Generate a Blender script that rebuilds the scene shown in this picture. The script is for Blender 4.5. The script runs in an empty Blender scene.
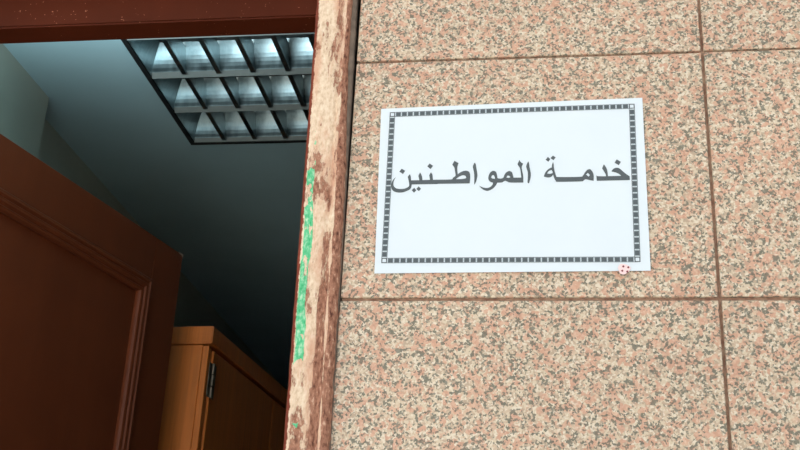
import bpy, bmesh, math, random
from mathutils import Vector, Matrix, noise
from mathutils.geometry import tessellate_polygon

random.seed(7)
S = bpy.context.scene
COL = S.collection

# ---------------------------------------------------------------- camera
F_PX = 1110.0
CAM = Vector((0.052, -1.12671, -0.52779))
YAW, PITCH, ROLL = 0.152968, 0.398908, 0.04865
fwd = Vector((-math.sin(YAW)*math.cos(PITCH), math.cos(YAW)*math.cos(PITCH), math.sin(PITCH)))
r0 = Vector((math.cos(YAW), math.sin(YAW), 0))
u0 = r0.cross(fwd)
rgt = math.cos(ROLL)*r0 + math.sin(ROLL)*u0
upv = -math.sin(ROLL)*r0 + math.cos(ROLL)*u0
cd = bpy.data.cameras.new('camera')
cd.sensor_width = 36.0
cd.lens = F_PX*36.0/800.0
cd.clip_start = 0.02
cam = bpy.data.objects.new('camera', cd)
COL.objects.link(cam)
M3 = Matrix((rgt, upv, -fwd)).transposed()
cam.matrix_world = Matrix.Translation(CAM) @ M3.to_4x4()
S.camera = cam

# ---------------------------------------------------------------- light and exposure
FLOOR = -1.85
w = bpy.data.worlds.new('sky')
S.world = w
w.use_nodes = True
bg = w.node_tree.nodes['Background']
bg.inputs[0].default_value = (0.78, 0.91, 1.0, 1)
bg.inputs[1].default_value = 0.55
sd = bpy.data.lights.new('sun', 'SUN')       # stands behind the building: facade in open shade, street in sun
sd.energy = 9.0
sd.angle = .01
sd.color = (1.0, .96, .90)
so_ = bpy.data.objects.new('sun', sd)
COL.objects.link(so_)
so_.rotation_euler = Vector((.30, -.62, -.80)).to_track_quat('-Z', 'Y').to_euler()
rd = bpy.data.lights.new('ceiling_fill', 'AREA')   # added cool fill, unseen above the door inside, brightens the ceiling near the doorway
rd.shape = 'RECTANGLE'
rd.size, rd.size_y = .55, .12
rd.energy = 2.35
rd.spread = 2.0
rd.color = (.74, .93, 1.0)
ro = bpy.data.objects.new('ceiling_fill', rd)
COL.objects.link(ro)
ro.location = (-.74, .26, .43)
ro.rotation_euler = Vector((-.05, .38, .90)).to_track_quat('-Z', 'Y').to_euler()
S.view_settings.view_transform = 'Standard'
S.view_settings.look = 'None'
S.view_settings.gamma = 1
S.view_settings.exposure = 0.6
S.view_settings.use_curve_mapping = False

# ---------------------------------------------------------------- materials
class NT:
    def __init__(s, name):
        s.m = bpy.data.materials.new(name); s.m.use_nodes = True
        s.t = s.m.node_tree; s.b = s.t.nodes['Principled BSDF']
        s.co = s.t.nodes.new('ShaderNodeTexCoord').outputs['Object']
    def n(s, typ, **kw):
        o = s.t.nodes.new(typ)
        for k, v in kw.items():
            if k in o.inputs: s.put(o.inputs[k], v)
            else: setattr(o, k, v)
        return o
    def put(s, sock, v):
        if hasattr(v, 'is_output'): s.t.links.new(v, sock)
        else: sock.default_value = v
    def scale(s, v, src=None):
        o = s.n('ShaderNodeMapping'); s.put(o.inputs['Vector'], src or s.co); o.inputs['Scale'].default_value = v
        return o.outputs[0]
    def noise(s, sc, det=2, rough=.5, vec=None, dist=0):
        o = s.n('ShaderNodeTexNoise', Scale=sc, Detail=det, Roughness=rough, Distortion=dist)
        s.put(o.inputs['Vector'], vec or s.co); return o.outputs['Fac']
    def ramp(s, fac, stops, interp='LINEAR'):
        o = s.n('ShaderNodeValToRGB'); e = o.color_ramp; e.interpolation = interp
        while len(e.elements) < len(stops): e.elements.new(.5)
        for el, (p, c) in zip(e.elements, stops):
            el.position = p
            el.color = (c, c, c, 1) if not isinstance(c, tuple) else (*c, 1)
        s.put(o.inputs[0], fac); return o.outputs[0]
    def mix(s, fac, a, b, mode='MIX'):
        o = s.n('ShaderNodeMix'); o.data_type = 'RGBA'; o.blend_type = mode
        s.put(o.inputs[0], fac)
        for i, v in ((6, a), (7, b)):
            s.put(o.inputs[i], v if hasattr(v, 'is_output') else (*v, 1))
        return o.outputs[2]
    def math(s, op, a, b=0.0, clamp=False):
        o = s.n('ShaderNodeMath'); o.operation = op; o.use_clamp = clamp
        s.put(o.inputs[0], a); s.put(o.inputs[1], b); return o.outputs[0]
    def xyz(s):
        o = s.n('ShaderNodeSeparateXYZ'); s.put(o.inputs[0], s.co); return o.outputs
    def bump(s, h, st=.3, d=.001):
        o = s.n('ShaderNodeBump', Strength=st, Distance=d); s.put(o.inputs['Height'], h)
        s.put(s.b.inputs['Normal'], o.outputs[0])
    def fin(s, col, rough=.5, metal=0.0, spec=.5):
        s.put(s.b.inputs['Base Color'], col if hasattr(col, 'is_output') else (*col, 1))
        s.put(s.b.inputs['Roughness'], rough); s.put(s.b.inputs['Metallic'], metal)
        s.b.inputs['Specular IOR Level'].default_value = spec
        return s.m

def lin(r, g, b):
    f = lambda c: (c/255/12.92) if c/255 <= .04045 else ((c/255+.055)/1.055)**2.4
    return (f(r), f(g), f(b))

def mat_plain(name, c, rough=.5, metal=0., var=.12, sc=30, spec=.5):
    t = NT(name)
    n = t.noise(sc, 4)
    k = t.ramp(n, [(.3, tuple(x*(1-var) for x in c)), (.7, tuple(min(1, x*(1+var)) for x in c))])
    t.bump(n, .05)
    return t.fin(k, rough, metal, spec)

def mat_granite():
    t = NT('speckled_granite')
    warp = t.n('ShaderNodeTexNoise', Scale=420.0, Detail=1.0)
    t.put(warp.inputs['Vector'], t.co)
    wv = t.n('ShaderNodeVectorMath'); wv.operation = 'MULTIPLY_ADD'
    t.put(wv.inputs[0], warp.outputs['Color']); wv.inputs[1].default_value = (.0026,)*3; t.put(wv.inputs[2], t.co)
    P = wv.outputs[0]
    def vor(sc):
        o = t.n('ShaderNodeTexVoronoi', Scale=sc); t.put(o.inputs['Vector'], P)
        q = t.n('ShaderNodeSeparateColor'); t.put(q.inputs[0], o.outputs['Color']); return q.outputs
    a = vor(455.0); b = vor(190.0)
    cl = t.noise(105, 2)
    base = t.ramp(a[1], [(0, lin(206, 187, 162)), (.3, lin(180, 158, 136)), (.55, lin(218, 203, 182)), (.8, lin(196, 172, 148))], 'CONSTANT')
    pk = t.math('ADD', t.math('MULTIPLY', b[0], .62), t.math('MULTIPLY', t.noise(48, 3), .55))
    pm = t.ramp(pk, [(.60, 0.), (.70, .75)])
    col = t.mix(pm, base, t.ramp(a[2], [(0, lin(206, 154, 128)), (.5, lin(194, 138, 114)), (1, lin(212, 172, 146))]))
    dk = t.math('ADD', t.math('MULTIPLY', a[0], .55), t.math('MULTIPLY', cl, .75))
    dm = t.ramp(dk, [(.755, 0.), (.80, 1.)])
    dc = t.ramp(a[1], [(0, lin(74, 78, 70)), (.5, lin(112, 108, 94)), (1, lin(90, 96, 86))])
    col = t.mix(t.math('MULTIPLY', dm, .84), col, dc)
    big = t.ramp(t.noise(6, 3), [(.3, (.87, .86, .86)), (.7, (.96, .95, .955))])
    col = t.mix(1.0, col, big, 'MULTIPLY')
    t.bump(a[0], .04, .0004)
    return t.fin(col, .42, 0, .35)

def mat_grout():
    t = NT('brown_grout')
    n = t.noise(140, 4)
    return t.fin(t.ramp(n, [(.3, lin(122, 86, 70)), (.7, lin(168, 138, 116))]), .9)

def mat_brown_paint(name, c, speck=False):
    t = NT(name)
    n = t.noise(9, 4); g = t.noise(14, 3, .6, t.scale((1, 1, .06)))
    k = t.ramp(t.math('ADD', t.math('MULTIPLY', n, .5), t.math('MULTIPLY', g, .5)),
               [(.3, tuple(x*.82 for x in c)), (.7, tuple(x*1.18 for x in c))])
    if speck:
        v = t.math('MULTIPLY', t.math('GREATER_THAN', t.noise(330, 1), .76), t.math('GREATER_THAN', t.noise(22, 3), .50))
        k = t.mix(t.math('MULTIPLY', v, .8), k, lin(205, 150, 120))
    t.bump(t.math('ADD', g, t.noise(200, 3)), .12, .0006)
    return t.fin(k, .45, 0, .22)

def mat_jamb():
    t = NT('peeling_painted_wood')
    x, y, z = t.xyz()
    st = t.noise(60, 5, .6, t.scale((1, 1, .22)))
    fine = t.noise(260, 4, .65, t.scale((1, 1, .5)))
    cream = t.ramp(fine, [(.25, lin(178, 146, 122)), (.5, lin(216, 190, 164)), (.75, lin(232, 216, 196))])
    pink = t.mix(t.ramp(st, [(.46, 0.), (.66, .8)]), cream, lin(198, 146, 120))
    # red-brown paint still holding on: more of it towards the right ridge and in random flakes
    zl = t.math('MULTIPLY', z, .0105)
    u = t.math('ADD', x, zl)
    def mr(src, a0, a1, b0, b1):
        o = t.n('ShaderNodeMapRange'); o.interpolation_type = 'SMOOTHSTEP'; t.put(o.inputs[0], src)
        for i, v in zip((1, 2, 3, 4), (a0, a1, b0, b1)): o.inputs[i].default_value = v
        return o.outputs[0]
    fl = t.noise(38, 6, .66, t.scale((1.4, 1, .45)))
    band = t.math('MULTIPLY', t.math('MULTIPLY', mr(u, -.2085, -.2050, 0, 1), mr(u, -.1985, -.1955, 1, 0)), mr(z, -.16, .0, .24, .03))
    ridge = t.math('MULTIPLY', mr(u, -.1965, -.1925, 0, 1), .30)
    low = t.math('MULTIPLY', t.math('MULTIPLY', mr(u, -.230, -.226, 0, 1), mr(u, -.219, -.214, 1, 0)), mr(z, -.27, -.20, .12, 0))
    sc = t.math('ADD', t.math('ADD', t.math('ADD', fl, band), ridge), low)
    bm = t.ramp(t.math('ADD', sc, t.math('MULTIPLY', t.math('SUBTRACT', fine, .5), .34)), [(.572, 0.), (.617, 1.)])
    brown = t.ramp(fine, [(.32, lin(84, 46, 34)), (.46, lin(142, 96, 76)), (.60, lin(168, 120, 98)), (.70, lin(206, 170, 146))])
    col = t.mix(bm, pink, brown)
    # the left arris keeps its red-brown paint
    la = t.math('ADD', x, t.math('MULTIPLY', t.math('SUBTRACT', fine, .5), .006))
    lm = t.math('LESS_THAN', t.math('ADD', la, zl), -.2303)
    col = t.mix(lm, col, t.ramp(fine, [(.3, lin(104, 44, 30)), (.8, lin(146, 74, 54))]))
    # strip of green paint down the left of the face, broken up above and ending in a torn edge
    gx = t.math('ADD', t.math('ADD', x, zl), t.math('MULTIPLY', t.math('SUBTRACT', fl, .5), .012))
    g1 = t.math('MULTIPLY', t.math('GREATER_THAN', gx, -.2292), t.math('LESS_THAN', gx, -.2195))
    den = t.n('ShaderNodeValToRGB')
    e = den.color_ramp
    for _ in range(6): e.elements.new(.5)
    for el, (p, c) in zip(e.elements, [(.088, 0.), (.108, .50), (.130, 0.), (.19, 0.), (.225, .70), (.42, .60), (.60, .47), (.78, .0)]):
        el.position = p; el.color = (c, c, c, 1)
    zr = t.math('ADD', t.math('MULTIPLY', z, 1.6), .55)
    t.put(den.inputs[0], zr)
    gn = t.noise(75, 4, .6, t.scale((1, 1, .5)))
    g2 = t.math('LESS_THAN', gn, den.outputs[0])
    grn = t.ramp(fine, [(.32, lin(52, 158, 100)), (.50, lin(96, 186, 136)), (.70, lin(186, 214, 184))])
    sepz = t.math('LESS_THAN', z, .13)
    col = t.mix(t.math('MULTIPLY', t.math('MULTIPLY', g1, g2), sepz), col, grn)
    t.bump(t.math('ADD', t.math('MULTIPLY', bm, .8), fine), .55, .0014)
    return t.fin(col, .7, 0, .25)

def mat_wood(name, c):
    t = NT(name)
    g = t.noise(26, 5, .62, t.scale((1, 1, .045)), 1.2)
    f = t.noise(170, 3, .6, t.scale((1, 1, .03)))
    k = t.ramp(t.math('ADD', t.math('MULTIPLY', g, .6), t.math('MULTIPLY', f, .4)),
               [(.3, tuple(x*.72 for x in c)), (.5, c), (.72, tuple(x*1.25 for x in c))])
    t.bump(f, .08)
    return t.fin(k, .38, 0, .4)

def mat_aluminium():
    t = NT('brushed_aluminium')
    f = t.noise(90, 4, .6, t.scale((1, 1, .12)))
    k = t.ramp(f, [(.3, (.23, .30, .315)), (.7, (.35, .44, .46))])
    return t.fin(k, t.ramp(f, [(.3, .30), (.7, .42)]), 1.0)

def mat_paper():
    t = NT('white_paper')
    n = t.noise(12, 3)
    return t.fin(t.ramp(n, [(.3, (.645, .695, .75)), (.7, (.66, .71, .76))]), .6, 0, .3)

M = dict(
    granite=mat_granite(), grout=mat_grout(), jamb=mat_jamb(), paper=mat_paper(),
    door=mat_brown_paint('brown_door_paint', (.150, .036, .013)),
    header=mat_brown_paint('red_brown_frame_paint', (.075, .014, .005), True),
    wood=mat_wood('orange_wood_veneer', (.56, .160, .032)),
    alu=mat_aluminium(),
    mortar=mat_plain('grey_mortar', lin(112, 96, 84), .95, var=.3, sc=90),
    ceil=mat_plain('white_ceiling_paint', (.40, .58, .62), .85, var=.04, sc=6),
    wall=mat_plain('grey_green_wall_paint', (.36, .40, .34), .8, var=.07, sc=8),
    across=mat_plain('pale_render', (.72, .74, .74), .9, sc=3),
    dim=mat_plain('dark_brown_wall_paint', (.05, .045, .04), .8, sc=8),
    floor=mat_plain('pale_floor_tile', (.13, .13, .125), .5, sc=12),
    pave=mat_plain('pale_pavement', (.68, .67, .63), .9, sc=10),
    ink=mat_plain('dark_grey_ink', lin(78, 84, 88), .7, var=.06, sc=200),
    ink_dark=mat_plain('dark_border_ink', lin(78, 85, 90), .7, var=.08, sc=200),
    ink_pale=mat_plain('pale_border_ink', lin(146, 156, 162), .7, var=.05, sc=200),
    matte=mat_plain('matte_aluminium', (.23, .26, .25), .6, var=.05, spec=.3),
    steel=mat_plain('dull_steel', (.45, .45, .44), .35, 1.0),
    bronze=mat_plain('dark_bronze', (.16, .13, .10), .45, .8),
    black=mat_plain('black_shadow_gap', (.012, .014, .014), .6),
    housing=mat_plain('grey_lamp_housing', (.30, .33, .33), .6),
    tube=mat_plain('white_glass_tube', (.75, .80, .80), .25, var=.02),
    chip=mat_plain('bare_chipped_wood', (.42, .36, .30), .8, sc=150),
    pink=mat_plain('pale_pink_plastic', lin(238, 202, 202), .4, var=.03),
    red=mat_plain('dark_red_print', lin(112, 40, 50), .5),
)

# ---------------------------------------------------------------- mesh helpers
def link(name, me, mats, parent=None, smooth=False):
    o = bpy.data.objects.new(name, me); COL.objects.link(o)
    for m in (mats if isinstance(mats, (list, tuple)) else [mats]): me.materials.append(m)
    if smooth:
        for p in me.polygons: p.use_smooth = True
    if parent: o.parent = parent
    return o

class MB:
    def __init__(s): s.bm = bmesh.new()
    def box(s, x0, x1, y0, y1, z0, z1, bev=0, mi=0, seg=1):
        b = bmesh.new()
        r = bmesh.ops.create_cube(b, size=1)
        for v in r['verts']:
            v.co = Vector(((x0+x1)/2+v.co.x*(x1-x0), (y0+y1)/2+v.co.y*(y1-y0), (z0+z1)/2+v.co.z*(z1-z0)))
        if bev: bmesh.ops.bevel(b, geom=b.edges[:], offset=bev, segments=seg, affect='EDGES')
        for f in b.faces: f.material_index = mi
        me = bpy.data.meshes.new('tmp'); b.to_mesh(me); b.free()
        s.bm.from_mesh(me); bpy.data.meshes.remove(me)
        return s
    def cyl(s, a, b, r, n=16, r2=None):
        a, b = Vector(a), Vector(b); d = b-a
        q = Matrix.Translation((a+b)/2) @ d.to_track_quat('Z', 'Y').to_matrix().to_4x4()
        bmesh.ops.create_cone(s.bm, cap_ends=True, segments=n, radius1=r, radius2=r if r2 is None else r2, depth=d.length, matrix=q)
        return s
    def prism(s, prof, fn, ts, close=True):
        """sweep a closed 2D profile: fn(profile point, t) -> 3D"""
        rings = [[s.bm.verts.new(fn(p, t)) for p in prof] for t in ts]
        n = len(prof)
        for r1, r2 in zip(rings, rings[1:]):
            for i in range(n): s.bm.faces.new((r1[i], r1[(i+1) % n], r2[(i+1) % n], r2[i]))
        if close:
            s.bm.faces.new(rings[0][::-1]); s.bm.faces.new(rings[-1])
        return s
    def done(s, name, mats, parent=None, smooth=False):
        bmesh.ops.recalc_face_normals(s.bm, faces=s.bm.faces[:])
        me = bpy.data.meshes.new(name); s.bm.to_mesh(me); s.bm.free()
        return link(name, me, mats, parent, smooth)

def tag(o, label=None, cat=None, group=None, kind=None):
    for k, v in (('label', label), ('category', cat), ('group', group), ('kind', kind)):
        if v: o[k] = v
    return o

def empty(name, loc, rz=0):
    o = bpy.data.objects.new(name, None); COL.objects.link(o)
    o.location = loc; o.rotation_euler = (0, 0, rz); o.empty_display_size = .05
    return o

# ---------------------------------------------------------------- the setting
CEIL = .62
DX0, DX1, DZ = -.975, -.185, .40       # doorway through the front wall
# facade: backing wall, grout bed and every granite slab standing 5 mm proud of the grout
mb = MB()
BACK = .20
XL, XR, ZT = -2.2, 3.0, 1.6
mb.box(XL, DX0-.005, .004, BACK, FLOOR, ZT, mi=1)
mb.box(DX1+.003, XR, .004, BACK, FLOOR, ZT, mi=1)
mb.box(DX0-.005, DX1+.003, .004, BACK, DZ, ZT, mi=1)
zj = [.1648+k*.2991 for k in range(-8, 6)]
def slabs(x0, x1, zlo, zhi, joints):
    xs = [x0]+[j for j in joints if x0 < j < x1]+[x1]
    zs = [zlo]+[j for j in zj if zlo+.01 < j < zhi-.01]+[zhi]
    for i in range(len(xs)-1):
        for k in range(len(zs)-1):
            g = .0017
            dz = random.uniform(-.0008, .0008); dy = random.uniform(-.0004, .0004)
            mb.box(xs[i]+g, xs[i+1]-g, -.0006+dy, .010, zs[k]+g+dz, zs[k+1]-g+dz, .0009)
jx = [.2185+k*.6 for k in range(-4, 6)]
slabs(-.1853, XR, FLOOR, ZT, jx)
slabs(XL, DX0-.005, FLOOR, ZT, jx)
slabs(DX0-.005, DX1+.003, DZ, ZT, jx)
tag(mb.done('wall_front', [M['granite'], M['grout']]), 'facade of speckled pink granite tiles with brown joints', 'wall', kind='structure')

# added pale wall across the street, out of view, built only to bounce light
tag(MB().box(XL-9, .5, -11.4, -11, FLOOR, 3.2).done('bounce_wall', M['across']), 'added pale wall across the street for bounce light', 'wall', kind='structure')
# room behind the doorway
RX, RY = 2.4, 4.2
tag(MB().box(-1.4, RX+.2, BACK, RY+.2, FLOOR-.1, FLOOR).done('floor', M['floor']), 'grey floor inside the dark room', 'floor', kind='structure')
tag(MB().box(XL-6, XR+8, -14, BACK, FLOOR-.1, FLOOR-.0).done('pavement', M['pave']), 'pale pavement outside the doorway', 'pavement', kind='structure')
mb = MB()
mb.box(-1.3, -1.080, BACK, RY+.2, FLOOR, CEIL+.2)
mb.box(-1.3, -1.030, BACK, .845, FLOOR, CEIL+.2)
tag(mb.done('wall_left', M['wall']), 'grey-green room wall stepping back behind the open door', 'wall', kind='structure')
tag(MB().box(RX, RX+.2, BACK, RY+.2, FLOOR, CEIL+.2).done('wall_right', M['dim']), 'room wall hidden behind the facade', 'wall', kind='structure')
tag(MB().box(-1.08, RX, RY, RY+.2, FLOOR, CEIL+.2).done('wall_back', M['dim']), 'dark wall at the far end of the room', 'wall', kind='structure')
LX0, LX1, LY0, LY1 = -.784, -.184, .470, 1.073
mb = MB()
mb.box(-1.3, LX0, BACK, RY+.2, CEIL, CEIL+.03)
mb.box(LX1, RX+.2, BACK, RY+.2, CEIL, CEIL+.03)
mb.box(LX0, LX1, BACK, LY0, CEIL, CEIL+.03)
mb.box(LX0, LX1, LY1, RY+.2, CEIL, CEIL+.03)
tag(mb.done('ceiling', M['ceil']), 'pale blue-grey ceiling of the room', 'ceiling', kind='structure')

# worn jamb on the near edge of the opening
prof = [(-.2356, .19), (-.2356, -.002), (-.2347, -.006), (-.2330, -.0095), (-.230, -.0115), (-.226, -.0120), (-.215, -.0121), (-.206, -.0120), (-.2035, -.0112),
        (-.2020, -.0100), (-.2005, -.0106), (-.1990, -.0128), (-.196, -.0142), (-.192, -.0140), (-.1885, -.0118), (-.1868, -.008), (-.1862, .002), (-.1862, .19)]
zs = [FLOOR+(ZJ)*(.445-FLOOR)/520 for ZJ in range(521)]
def jf(p, z):
    x, y = p
    x += -.0105*z if -.4 < z < .4 else (.0042 if z < 0 else -.0042)
    if y < .01:
        k = noise.noise(Vector((x*60, 3, z*38)))*.0006+noise.noise(Vector((x*200, 9, z*160)))*.0004
        y += k
    if x > -.2005 and y < .05:
        up = min(1, max(0, (z-.02)/.14))
        x -= up*.0050*(x+.2005)/.0145 + (noise.noise(Vector((0, 7, z*55)))*.0010+noise.noise(Vector((2, 7, z*190)))*.0007)
    if x < -.2305 and y < .05:
        x += noise.noise(Vector((4, 1, z*50)))*.0006
    return (x, y, z)
mb = MB(); mb.prism(prof, jf, zs)
tag(mb.done('trim_1', M['jamb'], smooth=True), 'worn door jamb with peeling brown and green paint beside the granite tiles', 'door frame', kind='structure')
mb = MB()
mprof = [(-.200, .015), (-.200, -.0065), (-.1875, -.0045), (-.1856, -.0010), (-.1856, .015)]
mb.prism(mprof, lambda p, z: (p[0]-(.004*min(1, max(-1, z/.4)))+(noise.noise(Vector((0, 2, z*70)))*.0006 if p[0] > -.19 else 0), p[1], z), zs[::2])
tag(mb.done('trim_2', M['mortar'], smooth=True), 'grey mortar strip between jamb and tiles', 'mortar joint', kind='structure')
# head of the frame, with a door stop behind it; opposite jamb out of frame
mb = MB()
mb.box(DX0+.001, -.20, .165, .2095, .3445, .430, .0025, seg=2)
tag(mb.done('trim_3', M['header']), 'red-brown head of the door frame above the opening', 'door frame', kind='structure')
tag(MB().box(DX0-.004, DX0+.0, -.005, .2095, FLOOR, .399, .001).done('trim_4', M['header']), 'far jamb of the door frame', 'door frame', kind='structure')

# ---------------------------------------------------------------- door leaf standing open into the room
TH = math.atan2(.97139901, .23745309)
LEN = .847
hx, hy = -.7558-.23745309*LEN, 1.0378-.97139901*LEN
door = tag(empty('door_1', (hx, hy, FLOOR), TH), 'open brown panelled wooden door swung into the dark room', 'door', kind='structure')
ZD = .330-FLOOR          # leaf top in local height
ST = .1026
def chip(mb): return mb
mb = MB()
g = .0007
mb.box(0, ST, 0, .040, .010, ZD, .0012)
mb.box(LEN-ST, LEN, 0, .040, .010, ZD, .0016, seg=2)
done_st = mb.done('stile', M['door'], door)
rails = [(ZD-.094, ZD), (.93, 1.05), (.010, .20)]
mb = MB()
for a, b in rails: mb.box(ST+g, LEN-ST-g, .0003, .0397, a, b, .0009)
mb.done('rail', M['door'], door)
mold = [(0.0, .004), (0.0, -.0035), (.003, -.0065), (.008, -.0072), (.0105, -.0042), (.013, -.0040), (.015, -.0065), (.020, -.0060), (.0225, -.0028), (.025, -.0024), (.027, -.0042), (.031, -.0030), (.0335, .0015), (.0335, .010), (.0, .010)]
for (z0, z1) in ((1.05, ZD-.094), (.20, .93)):
    x0, x1 = ST, LEN-ST
    MB().box(x0-.004, x1+.004, .008, .030, z0-.004, z1+.004).done('panel', M['door'], door)
    mb = MB()
    cor = [((x0, z0), (1, 1)), ((x1, z0), (-1, 1)), ((x1, z1), (-1, -1)), ((x0, z1), (1, -1))]
    rings = [[mb.bm.verts.new((c[0]+s[0]*d*1.07, y*1.07, c[1]+s[1]*d*1.07)) for d, y in mold] for c, s in cor]
    n = len(mold)
    for k in range(4):
        r1, r2 = rings[k], rings[(k+1) % 4]
        for i in range(n-1): mb.bm.faces.new((r1[i], r1[i+1], r2[i+1], r2[i]))
        mb.bm.faces.new((r1[n-1], r1[0], r2[0], r2[n-1]))
    mb.done('panel_molding', M['door'], door)
MB().prism([(LEN+.0004, ZD+.0006), (LEN-.019, ZD+.0006), (LEN-.014, ZD-.0022), (LEN-.006, ZD-.0026), (LEN-.003, ZD-.006), (LEN+.0004, ZD-.0075)],
           lambda p, y: (p[0], y, p[1]), (-.0005, .012)).done('paint_chip', M['chip'], door)['label'] = 'pale chipped paint at the top corner'
h = MB(); h.cyl((LEN-.05, 0, 1.02), (LEN-.05, -.045, 1.02), .010); h.cyl((LEN-.05, -.042, 1.02), (LEN-.17, -.042, 1.02), .009)
h.box(LEN-.07, LEN-.03, -.004, 0, .92, 1.10, .002)
h.done('door_handle', M['steel'], door)
for z in (.25, 1.0, 1.85): MB().cyl((-.006, -.004, z), (-.006, -.004, z+.09), .006).done('hinge', M['steel'], door)

# ---------------------------------------------------------------- wooden cabinet inside
CT = .197-FLOOR
cab = tag(empty('wooden_cabinet', (-.700, 1.128, FLOOR), math.radians(-4.0)), 'tall orange-brown wooden cabinet standing behind the open door', 'cabinet')
W_, D_ = .90, .345      # run along the wall (local y), depth (local -x)
mb = MB()
mb.box(-D_, -.0185, 0, .020, .06, CT-.042, .0012)              # near side panel
mb.box(-D_, -.0185, W_-.020, W_, .06, CT-.042, .0012)
mb.box(-D_, -D_+.012, .020, W_-.020, .06, CT-.042)
mb.box(-D_+.012, -.02, .020, W_-.020, .06, .08)
mb.box(-D_+.012, -.03, .020, W_-.020, .95, .968)
mb.done('body', M['wood'], cab)
MB().box(-.0180, -.0040, .0005, .0195, .06, CT-.044, .001).done('edge_strip', M['wood'], cab)
MB().box(-D_, .003, -.003, W_+.003, CT-.040, CT, .002, seg=2).done('top', M['wood'], cab)
MB().box(-D_+.01, -.03, .02, W_-.02, 0, .06).done('plinth', M['wood'], cab)
for k in range(2):
    y0 = .0225+k*.43; y1 = y0+.4255
    d = MB().box(-.018, .000, y0, y1, .065, CT-.050, .0015).done('door', M['wood'], cab)
    ky = y1-.03 if k == 0 else y0+.03
    MB().cyl((0, ky, 1.05), (.014, ky, 1.05), .005).cyl((.014, ky, 1.05), (.024, ky, 1.05), .013, r2=.010).done('knob', M['steel'], d)
    hy_ = y0-.001 if k == 0 else y1+.001
    for hz in (.22, 1.0, CT-.155):
        hb = MB()
        for j in range(3): hb.cyl((.0035, hy_, hz+j*.026), (.0035, hy_, hz+j*.026+.023), .0036, 12)
        hb.box(.0003, .0016, hy_-.018, hy_+.022, hz, hz+.075)
        hb.done('hinge', M['bronze'], d)

# ---------------------------------------------------------------- louvred ceiling light
lamp = tag(empty('ceiling_light', ((LX0+LX1)/2, (LY0+LY1)/2, CEIL)), 'square recessed fluorescent ceiling light with aluminium louvre grid', 'ceiling light')
HX, HY = .300, .3015
mb = MB()
for a in ((-HX, -HX+.009, -HY, HY), (HX-.009, HX, -HY, HY), (-HX+.009, HX-.009, -HY, -HY+.008), (-HX+.009, HX-.009, HY-.008, HY)):
    mb.box(*a, -.003, .028)
mb.done('frame', M['black'], lamp)  # black colour stands in for the dark shadow gap around the light
mb = MB()
mb.box(-HX+.004, HX-.004, -HY+.004, HY-.004, .110, .114)
for a in ((-HX+.003, -HX+.006, -HY+.003, HY-.003), (HX-.006, HX-.003, -HY+.003, HY-.003), (-HX+.003, HX-.003, -HY+.003, -HY+.006), (-HX+.003, HX-.003, HY-.006, HY-.003)):
    mb.box(*a, .028, .114)
mb.done('housing', M['housing'], lamp)
NB, NL = 4, 8
ix, iy = HX-.010, HY-.009
cw, ch = 2*ix/NL, 2*iy/NB
BH = .062
lam = [(.0052, 0), (.0050, .004), (.0022, .010), (.0012, .016), (.0012, .030), (.0012, .044), (.0014, .053)]
def wid(t, w0, w1): return w0+(w1-w0)*t**1.9
ts7 = [i/8 for i in range(9)]
for k in range(NB+1):
    yc = -iy+k*ch
    R_ = [(yc+wid(t, .0056, .030), .001+BH*t) for t in ts7]; L_ = [(yc-wid(t, .0056, .030), .001+BH*t) for t in ts7]
    if k == 0: L_ = [(yc, z) for _, z in L_]
    if k == NB: R_ = [(yc, z) for _, z in R_]
    prof2 = R_ + L_[::-1]
    if k > 0: prof2[0] = (prof2[0][0], -.0010); prof2[-1] = (prof2[-1][0], .0070)
    mb = MB(); mb.prism(prof2, lambda p, x: (x, p[0], p[1]), (-ix, ix))
    mb.bm.faces.ensure_lookup_table(); mb.bm.faces[len(prof2)-1].material_index = 1
    mb.done('reflector', [M['alu'], M['matte']], lamp, False)
for k in range(NL+1):
    xc = -ix+k*cw
    for q in range(NB):
        ya, yb = -iy+q*ch, -iy+(q+1)*ch
        if k in (0, NL):
            sgn = 1 if k == 0 else -1
            A_ = [(xc+sgn*wid(t, .001, .020), .0008+BH*t) for t in ts7]
            prof2 = A_+[(xc, .0008+BH), (xc, .0008)]
            nm = 'side_reflector'
        else:
            prof2 = [(xc+a, .0008+z) for a, z in lam]+[(xc-a, .0008+z) for a, z in lam[::-1]]
            nm = 'louvre_blade'
        # the blade is notched to the curved reflectors at both ends
        mb = MB()
        r1 = []; r2 = []
        for px_, pz_ in prof2:
            t = min(1, max(0, (pz_-.001)/BH)); wv = wid(t, .0056, .030)-.0012
            r1.append(mb.bm.verts.new((px_, ya+wv, pz_))); r2.append(mb.bm.verts.new((px_, yb-wv, pz_)))
        n = len(prof2)
        for i in range(n): mb.bm.faces.new((r1[i], r1[(i+1) % n], r2[(i+1) % n], r2[i]))
        mb.bm.faces.new(r1[::-1]); mb.bm.faces.new(r2)
        mb.done(nm, M['alu'], lamp)
for q in range(NB):
    yc = -iy+(q+.5)*ch
    MB().cyl((-ix+.02, yc, .092), (ix-.02, yc, .092), .013, 20).done('tube', M['tube'], lamp, True)

# ---------------------------------------------------------------- paper sign on the tiles
PW, PH, ROT = .297, .210, -.0098055813937
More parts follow.
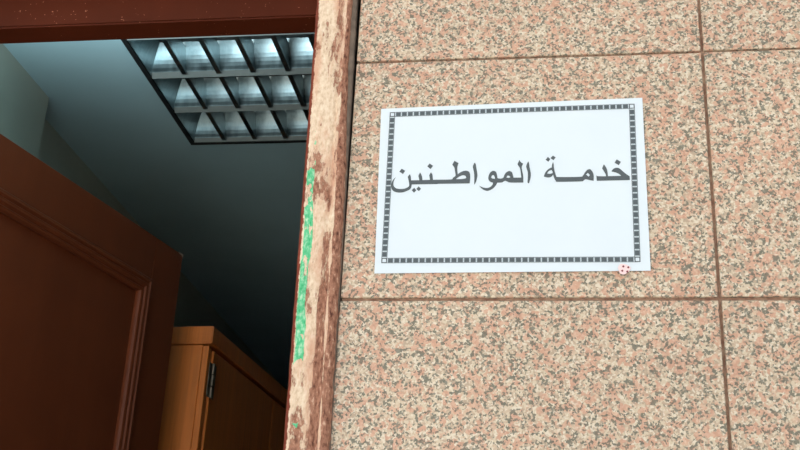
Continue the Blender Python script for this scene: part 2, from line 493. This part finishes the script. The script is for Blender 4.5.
# image-plane corners of the sheet, used to read the drawing of the print into sheet millimetres
q4 = [(381.1, 108.5), (642.3, 97.7), (650.7, 270.8), (374.3, 273.4)]
p4 = [(-PW/2, PH/2), (PW/2, PH/2), (PW/2, -PH/2), (-PW/2, -PH/2)]
def solve8(src, dst):
    A = []; B = []
    for (x, y), (u, v) in zip(src, dst):
        A.append([x, y, 1, 0, 0, 0, -u*x, -u*y]); B.append(u)
        A.append([0, 0, 0, x, y, 1, -v*x, -v*y]); B.append(v)
    n = 8
    for i in range(n):
        p = max(range(i, n), key=lambda r: abs(A[r][i]))
        A[i], A[p] = A[p], A[i]; B[i], B[p] = B[p], B[i]
        for r in range(n):
            if r != i:
                f = A[r][i]/A[i][i]
                A[r] = [a-f*b for a, b in zip(A[r], A[i])]; B[r] -= f*B[i]
    return [B[i]/A[i][i] for i in range(n)]
Hm = solve8(q4, p4)
def sheet(px, py):
    a, b, c, d, e, f, g_, h_ = Hm
    k = g_*px+h_*py+1
    return ((a*px+b*py+c)/k, (d*px+e*py+f)/k)
def swell(x, y):      # the sheet stands off the wall a little and lifts at the lower edge
    return -.0017-.0011*math.sin(3.0*(x/PW+.3))*math.cos(2.2*y/PH)-.0010*max(0, -y/PH*2-.5)
sign = tag(empty('paper_sign', (0, 0, 0)), 'white paper notice with black Arabic lettering on the granite wall', 'sign')
bm = bmesh.new()
NX, NY = 40, 28
gr = [[[bm.verts.new((x, swell(x, y)+o, y)) for x in [PW*(i/NX-.5) for i in range(NX+1)]] for y in [PH*(j/NY-.5) for j in range(NY+1)]] for o in (0, .00025)]
for o in (0, 1):
    for j in range(NY):
        for i in range(NX):
            f = (gr[o][j][i], gr[o][j][i+1], gr[o][j+1][i+1], gr[o][j+1][i])
            bm.faces.new(f if o == 0 else f[::-1])
rim = [gr[0][0][i] for i in range(NX)]+[gr[0][j][NX] for j in range(NY)]+[gr[0][NY][i] for i in range(NX, 0, -1)]+[gr[0][j][0] for j in range(NY, 0, -1)]
rim2 = [gr[1][0][i] for i in range(NX)]+[gr[1][j][NX] for j in range(NY)]+[gr[1][NY][i] for i in range(NX, 0, -1)]+[gr[1][j][0] for j in range(NY, 0, -1)]
for i in range(len(rim)):
    k = (i+1) % len(rim); bm.faces.new((rim[k], rim[i], rim2[i], rim2[k]))
me = bpy.data.meshes.new('sheet'); bm.to_mesh(me); bm.free()
so = link('sheet', me, M['paper'], sign)
for p in me.polygons: p.use_smooth = abs(p.normal.y) > .9 and p.area > 1e-5
me.set_sharp_from_angle(angle=.6)

def catmull(pts, sub=3, sharp=50):
    """round the traced outline, keeping its real corners"""
    n = len(pts); out = []
    def corner(i):
        a = Vector(pts[i])-Vector(pts[i-1]); b = Vector(pts[(i+1) % n])-Vector(pts[i])
        return math.degrees(a.angle(b, 0)) > sharp
    cs = [corner(i) for i in range(n)]
    for i in range(n):
        p1, p2 = Vector(pts[i]), Vector(pts[(i+1) % n])
        p0 = Vector(pts[i-1]) if not cs[i] else p1-(p2-p1)
        p3 = Vector(pts[(i+2) % n]) if not cs[(i+1) % n] else p2+(p2-p1)
        for k in range(sub):
            t = k/sub
            out.append(tuple(.5*((2*p1)+(p2-p0)*t+(2*p0-5*p1+4*p2-p3)*t*t+(3*p1-p0-3*p2+p3)*t**3)))
    return out
def ink_poly(bm, loops, off=.00028, mi=0):
    v3 = [[Vector((x, y, 0)) for x, y in lp] for lp in loops]
    flat = [p for lp in v3 for p in lp]
    vs = [bm.verts.new((p.x, swell(p.x, p.y)-off, p.y)) for p in flat]
    for t in tessellate_polygon(v3):
        try:
            f = bm.faces.new([vs[i] for i in t]); f.material_index = mi
        except ValueError: pass
def word(polys, name):
    bm = bmesh.new()
    for (ox, oy, sc), loops in polys:
        ink_poly(bm, [[sheet(ox+x/sc, oy+y/sc) for x, y in catmull(lp)] for lp in loops])
    bmesh.ops.recalc_face_normals(bm, faces=bm.faces[:])
    me = bpy.data.meshes.new(name); bm.to_mesh(me); bm.free()
    return link(name, me, M['ink'], sign)
Z1, Z2, Z3, Z4, Z5 = (386, 155, 11.24), (430, 155, 11.24), (474, 155, 11.25), (536, 150, 11.25), (590, 150, 11.24)
w2 = [
 (Z1, [[(108, 248), (85, 290), (78, 330), (88, 358), (112, 376), (150, 383), (200, 380), (236, 366), (254, 345), (252, 310), (244, 270), (240, 245), (262, 218), (272, 245), (276, 290), (282, 330), (278, 362), (262, 388), (225, 408), (180, 422), (130, 424), (85, 410), (62, 385), (55, 345), (62, 305), (80, 275)]]),
 (Z1, [[(274, 287), (570, 281), (570, 330), (274, 334)]]),
 (Z1, [[(375, 198), (390, 225), (398, 250), (403, 295), (368, 295), (362, 260), (358, 235)]]),
 (Z1, [[(497, 198), (512, 222), (516, 250), (519, 292), (486, 292), (480, 250), (478, 228)]]),
 (Z1, [[(145, 188), (172, 155), (210, 180), (185, 215)]]),
 (Z1, [[(455, 130), (482, 98), (520, 125), (492, 162)]]),
 (Z1, [[(282, 398), (310, 370), (334, 400), (308, 425)]]),
 (Z1, [[(333, 385), (358, 356), (386, 382), (362, 409)]]),
 (Z2, [[(60, 282), (225, 279), (245, 262), (268, 246), (276, 232), (270, 190), (262, 145), (240, 112), (265, 68), (280, 80), (310, 95), (298, 132), (296, 165), (300, 220), (330, 200), (365, 185), (400, 182), (425, 192), (437, 215), (440, 260), (434, 325), (60, 328)],
       [(280, 276), (318, 248), (360, 233), (388, 240), (396, 258), (380, 270), (330, 276)]]),
 (Z2, [[(490, 90), (502, 108), (509, 150), (520, 220), (518, 255), (506, 305), (488, 338), (484, 325), (486, 260), (482, 200), (470, 145), (474, 120)]]),
 (Z3, [[(45, 350), (80, 368), (130, 378), (170, 365), (195, 340), (200, 318), (166, 305), (148, 272), (155, 230), (175, 198), (205, 184), (232, 195), (245, 225), (252, 268), (290, 272), (318, 260), (328, 232), (352, 200), (385, 185), (413, 200), (425, 235), (432, 262), (518, 262), (512, 200), (502, 152), (475, 112), (498, 62), (512, 85), (540, 105), (524, 140), (528, 180), (540, 240), (542, 318), (400, 318), (365, 308), (335, 298), (300, 316), (248, 318), (235, 345), (205, 380), (165, 403), (130, 410), (90, 395), (60, 370)],
       [(180, 262), (190, 238), (208, 232), (219, 252), (223, 275), (198, 272)],
       [(352, 260), (362, 240), (382, 240), (396, 258), (376, 264)]]),
 (Z3, [[(597, 78), (606, 100), (613, 150), (626, 215), (623, 265), (605, 328), (588, 318), (592, 260), (591, 200), (575, 145), (578, 118)]]),
]
w1 = [
 (Z4, [[(180, 142), (187, 170), (191, 215), (205, 270), (218, 303), (242, 312), (480, 310), (518, 296), (545, 255), (572, 228), (600, 222), (624, 248), (640, 290), (640, 355), (600, 348), (548, 338), (522, 354), (490, 362), (235, 366), (212, 356), (195, 330), (180, 285), (160, 310), (120, 318), (75, 308), (85, 275), (110, 238), (142, 213), (165, 205), (169, 170)],
       [(112, 272), (132, 246), (163, 232), (175, 256), (172, 270), (140, 276)],
       [(553, 284), (574, 266), (597, 290), (582, 307)]]),
 (Z4, [[(95, 118), (122, 85), (148, 110), (128, 140)]]),
 (Z4, [[(150, 100), (178, 70), (210, 90), (185, 122)]]),
 (Z5, [[(63, 292), (80, 302), (172, 303), (168, 280), (148, 245), (128, 215), (148, 168), (172, 200), (188, 240), (195, 302), (345, 298), (325, 280), (288, 262), (232, 248), (262, 216), (298, 207), (330, 217), (375, 255), (415, 286), (442, 300), (446, 345), (68, 355)]]),
 (Z5, [[(270, 150), (295, 112), (342, 140), (318, 178)]]),
]
word(w1, 'printed_word'); word(w2, 'printed_word')
# printed border of boxes
bc = [sheet(392.2, 114.4), sheet(631.6, 106.4), sheet(637.2, 259.7), sheet(384.0, 260.6)]
def strip(name, A, B, n):
    A, B = Vector(A), Vector(B); d = (B-A)/n; e = d.normalized(); nrm = Vector((-e.y, e.x)); hw = .0029
    bm = bmesh.new()
    def quad(c, a, b, off, mi):
        P = [c+e*sx*a+nrm*sy*b for sx, sy in ((-1, -1), (1, -1), (1, 1), (-1, 1))]
        ink_poly(bm, [[(p.x, p.y) for p in P]], off, mi)
    L = d.length
    for k in range(1, n):
        c = A+d*k
        quad(c, L*.455, hw, .00026, 1)
        quad(c, L*.36, hw*.80, .00034, 0)
    for k in range(n):      # hairlines that close the boxes along both sides
        for s in (-1, 1):
            quad(A+d*(k+.5)+nrm*s*hw, L*.5, .00028, .00030, 0)
    bmesh.ops.recalc_face_normals(bm, faces=bm.faces[:])
    me = bpy.data.meshes.new(name); bm.to_mesh(me); bm.free()
    return link(name, me, [M['ink_dark'], M['ink_pale']], sign)
strip('printed_border', bc[0], bc[1], 39); strip('printed_border', bc[1], bc[2], 25)
strip('printed_border', bc[2], bc[3], 39); strip('printed_border', bc[3], bc[0], 25)
for c in bc:
    def sq(h, st=1): return [(c[0]+a*h, c[1]+b*h) for a, b in ((-1, -1), (1, -1), (1, 1), (-1, 1))][::st]
    bm = bmesh.new()
    ink_poly(bm, [sq(.0031), sq(.0020, -1)], .00036)
    me = bpy.data.meshes.new('border_corner'); bm.to_mesh(me); bm.free()
    link('border_corner', me, M['ink_dark'], sign)

# the sheet hangs very slightly out of square: move its corners to where they are stuck
def stuck(px, py):
    d = fwd+rgt*(px-400)/F_PX-upv*(py-225)/F_PX
    p = CAM+d*((-.0022-CAM.y)/d.y); return Vector((p.x, p.z))
c4 = [stuck(*q) for q in q4]
for ch in sign.children:
    for v in ch.data.vertices:
        a, b = v.co.x/PW+.5, .5-v.co.z/PH
        p = (c4[0]*(1-a)+c4[1]*a)*(1-b)+(c4[3]*(1-a)+c4[2]*a)*b
        v.co.x, v.co.z = p.x, p.y

# ---------------------------------------------------------------- sticker over the lower right edge of the sheet
def wall_point(px, py):
    d = fwd+rgt*(px-400)/F_PX-upv*(py-225)/F_PX
    return CAM+d*((-.003-CAM.y)/d.y)
c = wall_point(624.0, 269.3)
stk = tag(empty('sticker', (c.x, 0, c.z)), 'small pale pink sticker with four dark red dots on the notice edge', 'sticker')
mb = MB()
ring = [(.0062*(1+.10*math.sin(3*a+1)+.05*math.sin(7*a))*math.cos(a), .0058*(1+.10*math.sin(3*a+1))*math.sin(a)) for a in [i*math.tau/40 for i in range(40)]]
mb.prism(ring, lambda p, y: (p[0], y, p[1]), (-.0042, -.0039))
mb.done('film', M['pink'], stk)
for px, py in ((623.3, 266.9), (628.2, 267.8), (622.2, 271.2), (627.2, 272.0)):
    q = wall_point(px, py)-c
    MB().cyl((q.x, -.00422, q.z), (q.x, -.0046, q.z), .00115, 12).done('dot', M['red'], stk)
